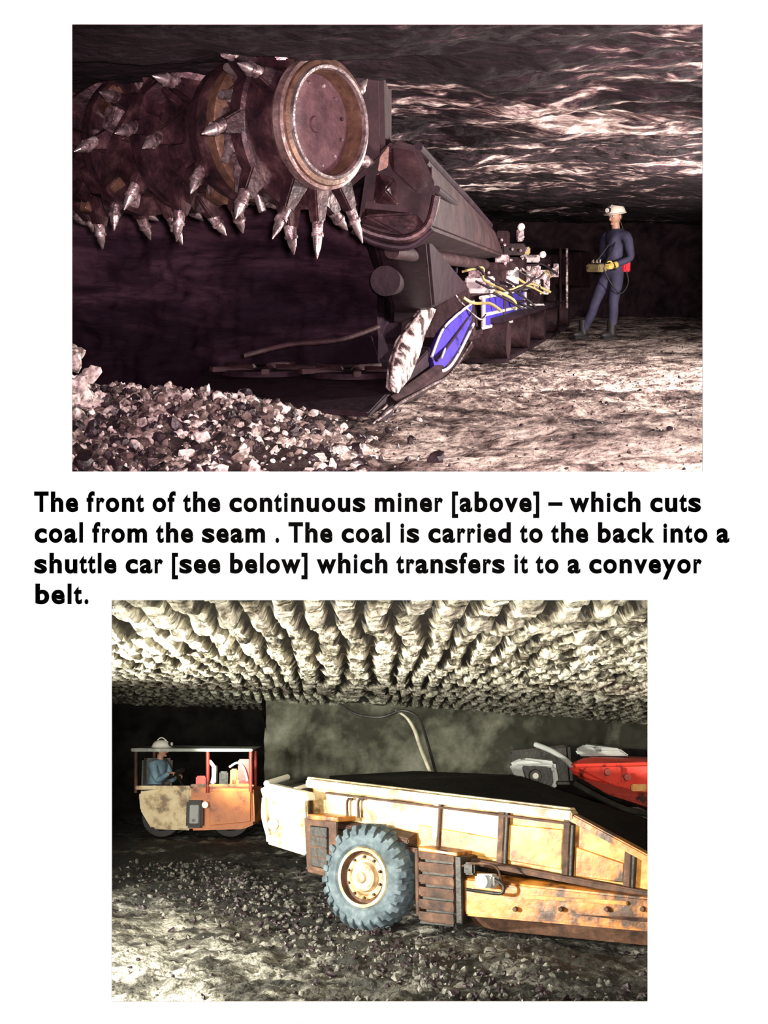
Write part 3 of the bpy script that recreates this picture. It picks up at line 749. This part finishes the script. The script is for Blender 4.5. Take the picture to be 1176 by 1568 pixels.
    for k in range(6):
        v = 1306+k*19; o = -.05+.03*(k % 2)
        mb.hull([onp(u,vv,oo) for (u,vv) in ((640,v-6),(696,v),(697,v+15),(642,v+9)) for oo in (o+.16,-.35)], m_brown, .012)
        mb.hull([onp(u,vv,oo) for (u,vv) in ((643,v+9),(695,v+14),(695,v+18),(643,v+13)) for oo in (o+.08,-.3)], blk, .004)
    panel([(634,1300),(640,1300),(642,1405),(636,1400)], .10, .4, m_brown)
    panel([(696,1310),(706,1312),(708,1416),(698,1414)], .14, .45, blk)
    panel([(640,1296),(700,1305),(700,1312),(640,1303)], .14, .4, m_or)
    lc = onp(742,1349,.22)
    mb.box(lc-nB*.04, (.18,.12,.11), m_grey, basis(lB), .02)
    mb.cyl(lc, lc+nB*.05, .045, .055, m_grey, 20); mb.cyl(lc+nB*.05, lc+nB*.055, .045, .04, glass, 20)
    mb.box(onp(720,1330,.14), (.10,.06,.10), blk, basis(lB), .015)
    mb.tube([onp(755,1345,.2), onp(770,1355,.22), onp(768,1368,.22), onp(742,1366,.22), onp(715,1362,.16)], .014, blk)
    mb.tube([onp(708,1326,.14), onp(735,1322,.16), onp(760,1328,.16), onp(768,1350,.18)], .010, m_brown)
    mb.hull([onp(u,v,o) for (u,v,o) in ((500,1198,-.25),(870,1246,-.25),(1012,1318,-.25),(1012,1370,-.25),(500,1250,-.25),(500,1188,-1.6),(640,1180,-1.4),(790,1186,-1.6),(1012,1262,-1.8),(1012,1350,-1.8),(500,1240,-1.6))], m_coalB, .03)
    ax = nB
    mb.lathe([(-.16,.0),(-.16,.27),(-.17,.35),(-.14,.41),(-.06,.432),(.06,.432),(.115,.41),(.145,.35),(.14,.285),(.115,.262)], WC, ax, m_tyre, 64)
    mb.lathe([(.115,.262),(.135,.255),(.135,.228)], WC, ax, m_cream, 48)
    mb.lathe([(.135,.228),(.07,.222),(.06,.20)], WC, ax, m_brown, 48)
    mb.lathe([(.06,.20),(.085,.19),(.09,.165),(.07,.15),(.07,.13)], WC, ax, m_cream, 48)
    mb.lathe([(.07,.13),(.12,.12),(.14,.095),(.14,0)], WC, ax, m_hub, 40)
    e1 = up; e2 = ax.cross(e1)
    mb.cyl(WC+ax*.14, WC+ax*.165, .05, .045, m_cream, 24)
    for k in range(10):
        a = 2*pi*k/10; p = WC+ax*.08+(e1*cos(a)+e2*sin(a))*.175
        mb.cyl(p, p+ax*.03, .014, .012, m_brown, 6)
    for k in range(26):
        a = 2*pi*k/26
        for sd in (1,-1):
            aa = a+(pi/26 if sd < 0 else 0); rd = e1*cos(aa)+e2*sin(aa); tg = -e1*sin(aa)+e2*cos(aa)
            mb.hull([WC+ax*(sd*x)+rd*r+tg*(t*.026+sk) for t in (-1,1) for (x,r,sk) in ((.0,.425,.02),(.0,.458,.02),(.11,.452,-.01),(.155,.40,-.02),(.15,.36,-.02),(.12,.38,-.01))], m_tyre, .004)
    mb.cyl(WC-ax*.1, WC-ax*1.9, .10, .10, blk, 20)
    W2 = WC-ax*2.2
    mb.lathe([(.16,.0),(.16,.27),(.17,.35),(.14,.41),(.06,.44),(-.06,.44),(-.12,.41),(-.15,.35),(-.14,0)], W2, ax, m_tyre, 48)
    mb.finish(B)
shuttle()

# ---------------- canopied vehicle with operator
def vehicle():
    mb = MB('canopied_mine_vehicle'); Y = 21.0
    p = lambda u,v,dy=0.0: B.at(u,v,Y)*1.0+Vector((0,dy,0))
    mb.hull([p(u,v) for u,v in ((212,1212),(292,1204),(292,1272),(232,1270),(214,1240))]+[p(u,v,1.2) for u,v in ((220,1212),(292,1204),(292,1260),(222,1255))], m_cream, .03)
    mb.hull([p(u,v) for u,v in ((292,1204),(388,1206),(390,1262),(372,1270),(292,1272))]+[p(u,v,1.4) for u,v in ((292,1204),(392,1206),(392,1262),(292,1266))], m_or2, .03)
    mb.prism([p(u,v,-.03) for u,v in ((322,1212),(384,1212),(384,1258),(322,1264))], (0,-.02,0), m_or2, .006)
    mb.box(p(300,1246,-.08), (.26,.2,.42), blk, None, .03); mb.box(p(300,1246,-.19), (.14,.04,.28), m_grey, None, .01)
    mb.cyl(p(316,1232,-.1), p(316,1232,-.16), .05,.05, glass, 16)
    mb.box(p(250,1206,.0), (.86,.10,.06), m_cream, None, .015)
    mb.box(p(340,1203,.05), (1.0,.14,.05), m_or, None, .015)
    mb.hull([p(u,v,d) for (u,v,d) in ((202,1146,-.1),(388,1147,-.1),(388,1151,-.1),(202,1151,-.1),(212,1139,1.4),(388,1141,1.4))], m_canopy, .01)
    for u,d in ((208,.0),(318,.0),(384,.0),(216,1.2),(380,1.2)):
        mb.cyl(p(u,1214,d), p(u,1149,d), .03,.03, m_brown if u<300 else m_dred, 12)
    mb.box(p(228,1195,.75), (.5,.12,.7), blk, None, .04)
    mb.box(p(235,1222,.45), (.55,.5,.12), blk, None, .04)
    for (u,v,w,h,m) in ((372,1182,.20,.40,m_redB),(356,1190,.12,.26,m_or),(340,1192,.14,.22,blk),(325,1186,.07,.3,m_grey),(366,1198,.3,.12,m_or),(305,1196,.16,.16,m_redB)):
        mb.box(p(u,v,.3), (w,.25,h), m, None, .02)
    mb.tube([p(318,1165,.2), p(326,1178,.2), p(322,1200,.2)], .03, m_white2)
    mb.tube([p(350,1175,.1), p(362,1168,.1), p(372,1176,.1), p(378,1196,.1)], .018, m_white2)
    mb.cyl(p(276,1205,.3), p(268,1186,.15), .02,.02, blk, 10)
    mb.lathe([(0,.15),(.03,.17),(.05,.15)], p(268,1186,.15), Vector((-.4,-.2,.8)), blk, 24)
    for (u,d) in ((246,.25),(352,.25),(250,1.3),(352,1.3)):
        c = p(u,1262,d); c.z = -HB+.29+.33
        mb.lathe([(-.16,0),(-.16,.22),(-.15,.31),(-.06,.335),(.06,.335),(.15,.31),(.16,.22),(.1,.18),(.1,0)], c, Vector((0,-1,0)), black, 36)
    mb.finish(B)
    mo = MB('vehicle_operator')
    shirt = mat('blue_shirt', [(.3,(.10,.20,.30)),(.7,(.28,.42,.52))], 6, .8, 0, .5)
    trous = mat('dark_trousers', [(.3,(.02,.025,.04)),(.7,(.05,.06,.09))], 6, .8, 0, .4)
    helm = mat('white_helmet_b', [(.3,(.85,.83,.76)),(.7,(.92,.9,.85))], 9, .3, 0, 0)
    O = p(232,1228,.45); O.z += .05
    Q = lambda x,y,z: O+Vector((x,y,z))
    up = Vector((0,0,1)); Fw = Vector((.93,-.35,0)).normalized(); Lt = Vector((.35,.93,0)).normalized()
    pel = Q(-.05,0,.08)
    J = {'pelvis':pel,'waist':Q(-.03,0,.24),'chest':Q(.0,0,.42),'upper':Q(.02,0,.52),'neck':Q(.04,0,.60)}
    rad = {'pelvis':(.15,.13),'waist':(.14,.12),'chest':(.17,.14),'upper':(.13,.11),'neck':.058}
    E = [('pelvis','waist'),('waist','chest'),('chest','upper'),('upper','neck')]
    wheel = p(268,1186,.15)
    for s_, nm in ((1,'f'),(-1,'n')):
        sh = J['upper']+Lt*.2*s_; el = sh+Fw*.12+Vector((0,0,-.25))+Lt*.04*s_; wr = wheel+Lt*.13*s_-Fw*.05+Vector((0,0,.03))
        v_ = wr-el
        if v_.length > .28: wr = el+v_.normalized()*.28
        J.update({'sh'+nm:sh,'el'+nm:el,'wr'+nm:wr}); rad.update({'sh'+nm:.08,'el'+nm:.058,'wr'+nm:.04})
        E += [('upper','sh'+nm),('sh'+nm,'el'+nm),('el'+nm,'wr'+nm)]
        add_hand(mo, wr, Fw, (0,0,-1), -Lt*s_, skin, .6)
    skin_body(mo, J, E, rad, shirt)
    JL = {'pelvis':pel}; rl = {'pelvis':.14}; EL = []
    for s_, nm in ((1,'f'),(-1,'n')):
        JL['hip'+nm] = pel+Lt*.1*s_+Fw*.05; JL['kn'+nm] = pel+Lt*.12*s_+Fw*.46+Vector((0,0,.06)); JL['an'+nm] = pel+Lt*.12*s_+Fw*.62+Vector((0,0,-.30))
        rl.update({'hip'+nm:.10,'kn'+nm:.07,'an'+nm:.05}); EL += [('pelvis','hip'+nm),('hip'+nm,'kn'+nm),('kn'+nm,'an'+nm)]
        boot(mo, JL['an'+nm], Fw, black, black)
    skin_body(mo, JL, EL, rl, trous)
    mo.tube([J['neck']-up*.03, J['neck']+up*.09], [.056,.052], skin)
    add_head(mo, J['neck']+up*.155+Fw*.02, Fw, skin, hair, helm, blk, glass, helmet_scale=1.15)
    mo.finish(B, 60)
vehicle()

# ---------------- red continuous miner at right, loading the shuttle car
def redm():
    mb = MB('red_continuous_miner'); 
    q = B.at
    mb.hull([q(*t) for t in ((868,1172,14.5),(900,1160,14.5),(1030,1168,13.5),(1030,1225,13.5),(935,1205,14),(880,1190,14.5),(900,1156,16.5),(1030,1160,15.8),(1030,1220,15.8))], m_redB, .03)
    mb.hull([q(*t) for t in ((890,1192,14.2),(1030,1222,13.2),(1030,1248,13.2),(930,1216,13.8),(900,1196,15.5),(1030,1226,15),(1030,1260,15))], m_dred, .02)
    mb.hull([q(*t) for t in ((880,1148,15.2),(895,1140,15.2),(948,1146,15),(965,1158,15),(885,1158,15.2),(895,1138,16),(950,1144,16),(960,1158,16))], m_grey, .02)
    mb.hull([q(*t) for t in ((778,1170,14.4),(800,1160,14.4),(850,1166,14.2),(856,1200,14.2),(838,1218,14.2),(795,1206,14.4),(790,1160,15.2),(850,1162,15.2),(850,1210,15.2))], m_grey, .03)
    mb.hull([q(*t) for t in ((798,1172,14.15),(846,1174,14.15),(848,1200,14.15),(834,1210,14.15),(806,1200,14.15),(800,1175,14.3),(845,1205,14.3))], blk, .015)
    c = q(822,1188,14.1); mb.cyl(c+Vector((-.02,-.02,0)), c+Vector((-.02,-.06,0)), .07,.06, blk, 24); mb.cyl(c+Vector((-.02,-.06,0)), c+Vector((-.02,-.08,0)), .035,.03, glass, 16)
    mb.tube([q(820,1140,15), q(845,1150,14.8), q(868,1165,14.6), q(880,1180,14.5)], .03, m_grey)
    mb.hull([q(*t) for t in ((780,1150,15.5),(870,1140,15.5),(875,1200,15.5),(780,1200,15.5),(780,1150,16.5),(1030,1150,16.8),(1030,1260,16.8),(780,1215,16.5))], blk, .03)
    for (u,v) in ((930,1182),(960,1190),(985,1206)):
        c = q(u,v,13.8); mb.cyl(c, c+Vector((0,-.05,0)), .04,.035, m_dred, 12)
    mb.box(q(978,1206,13.55), (.16,.06,.07), m_gold, None, .01)
    mb.tube([q(880,1200,13.8), q(920,1222,13.6), q(960,1240,13.4), q(1000,1248,13.2)], .03, blk)
    mb.hull([Vector((x,y,z)) for x in (1.6,4.2) for y in (14.2,16.2) for z in (-HB+.06,-.45)], blk, .06)
    mb.finish(B)
redm()

# ---------------- hose hanging from the roof
def hose():
    mb = MB('hanging_air_hose'); q = B.at
    m = mat('pale_hose', [(.3,(.20,.19,.14)),(.7,(.50,.48,.38))], 6, .6, 0, .2)
    mb.tube([q(606,1088,15.2), q(622,1098,15), q(634,1116,14.9), q(642,1138,14.7), q(650,1160,14.4), q(662,1190,14.2)], [.010,.016,.022,.024,.022,.018], m, 14)
    mb.tube([q(520,1078,15.4), q(548,1094,15.2), q(585,1098,15), q(615,1088,15), q(640,1098,14.9), q(652,1128,14.7), q(668,1185,14.3)], .016, blk, 10)
    mb.finish(B)
hose()

# ============================================================ LIGHTS
def spot(name, G, pos, tgt, W, col, ang=80, size=.15, blend=.6):
    l = bpy.data.lights.new(name, 'SPOT'); l.energy = W; l.color = col; l.spot_size = radians(ang); l.spot_blend = blend; l.shadow_soft_size = size
    o = bpy.data.objects.new(name, l); sc.collection.objects.link(o)
    p = Vector(pos); d = Vector(tgt)-p
    o.matrix_world = G.T @ (Matrix.Translation(p) @ d.to_track_quat('-Z','Y').to_matrix().to_4x4())
def area(name, G, pos, tgt, W, col, size=.6):
    l = bpy.data.lights.new(name, 'AREA'); l.energy = W; l.color = col; l.size = size
    o = bpy.data.objects.new(name, l); sc.collection.objects.link(o)
    p = Vector(pos); d = Vector(tgt)-p
    o.matrix_world = G.T @ (Matrix.Translation(p) @ d.to_track_quat('-Z','Y').to_matrix().to_4x4())
area('fill_light_upper_side', A, (5.4,10.8,-.1), (1.2,12,.1), 1050, (1,.90,.84), .5)  # added fill light out of view, brightens roof and floor at right
area('fill_light_upper_near', A, (2.6,5.9,-.1), (-.2,8.0,-.1), 145, (1,.87,.82), .4)  # added off-frame light aimed at the drum
spot('flash_upper', A, (.08,.1,.08), (.2,10,0), 3600, (1,.70,.77), 40, .06)
spot('fill_light_upper_far', A, (4.6,15,.2), (2.6,18.5,-.4), 130, (1,.88,.82), 90, .1)  # added unseen light on the standing miner and far floor
area('fill_light_lower_side', B, (-4.2,8.8,-.3), (0,11.5,.7), 950, (1,.95,.81), .4)  # added side light out of frame, rakes across the lower roof
spot('roof_fill_lower', B, (-4.4,13,-.9), (0,15.5,1.0), 800, (1,.96,.85), 100, .2)  # added unseen spot that brightens the middle of the roof
spot('flash_lower', B, (-.06,.1,-.06), (0,11,-.2), 5200, (1,.93,.79), 38, .06)
spot('pillar_fill', B, (-2.6,19.8,.3), (-1.2,24,.1), 330, (.97,1,.84), 80, .1)  # added spot to brighten the pillar wall, not a fixture there
w = bpy.data.worlds.new('World'); sc.world = w; w.use_nodes = True
w.node_tree.nodes['Background'].inputs[0].default_value = (0,0,0,1)
w.node_tree.nodes['Background'].inputs[1].default_value = 0

# ============================================================ CAMERA
cd = bpy.data.cameras.new('camera'); cam = bpy.data.objects.new('camera', cd); sc.collection.objects.link(cam)
cd.sensor_fit = 'VERTICAL'; cd.sensor_height = 24; cd.lens = 24*F/1568; cd.clip_start = .05; cd.clip_end = 200
cam.location = (0,0,CAMZ); cam.rotation_euler = (pi/2,0,0)
sc.camera = cam
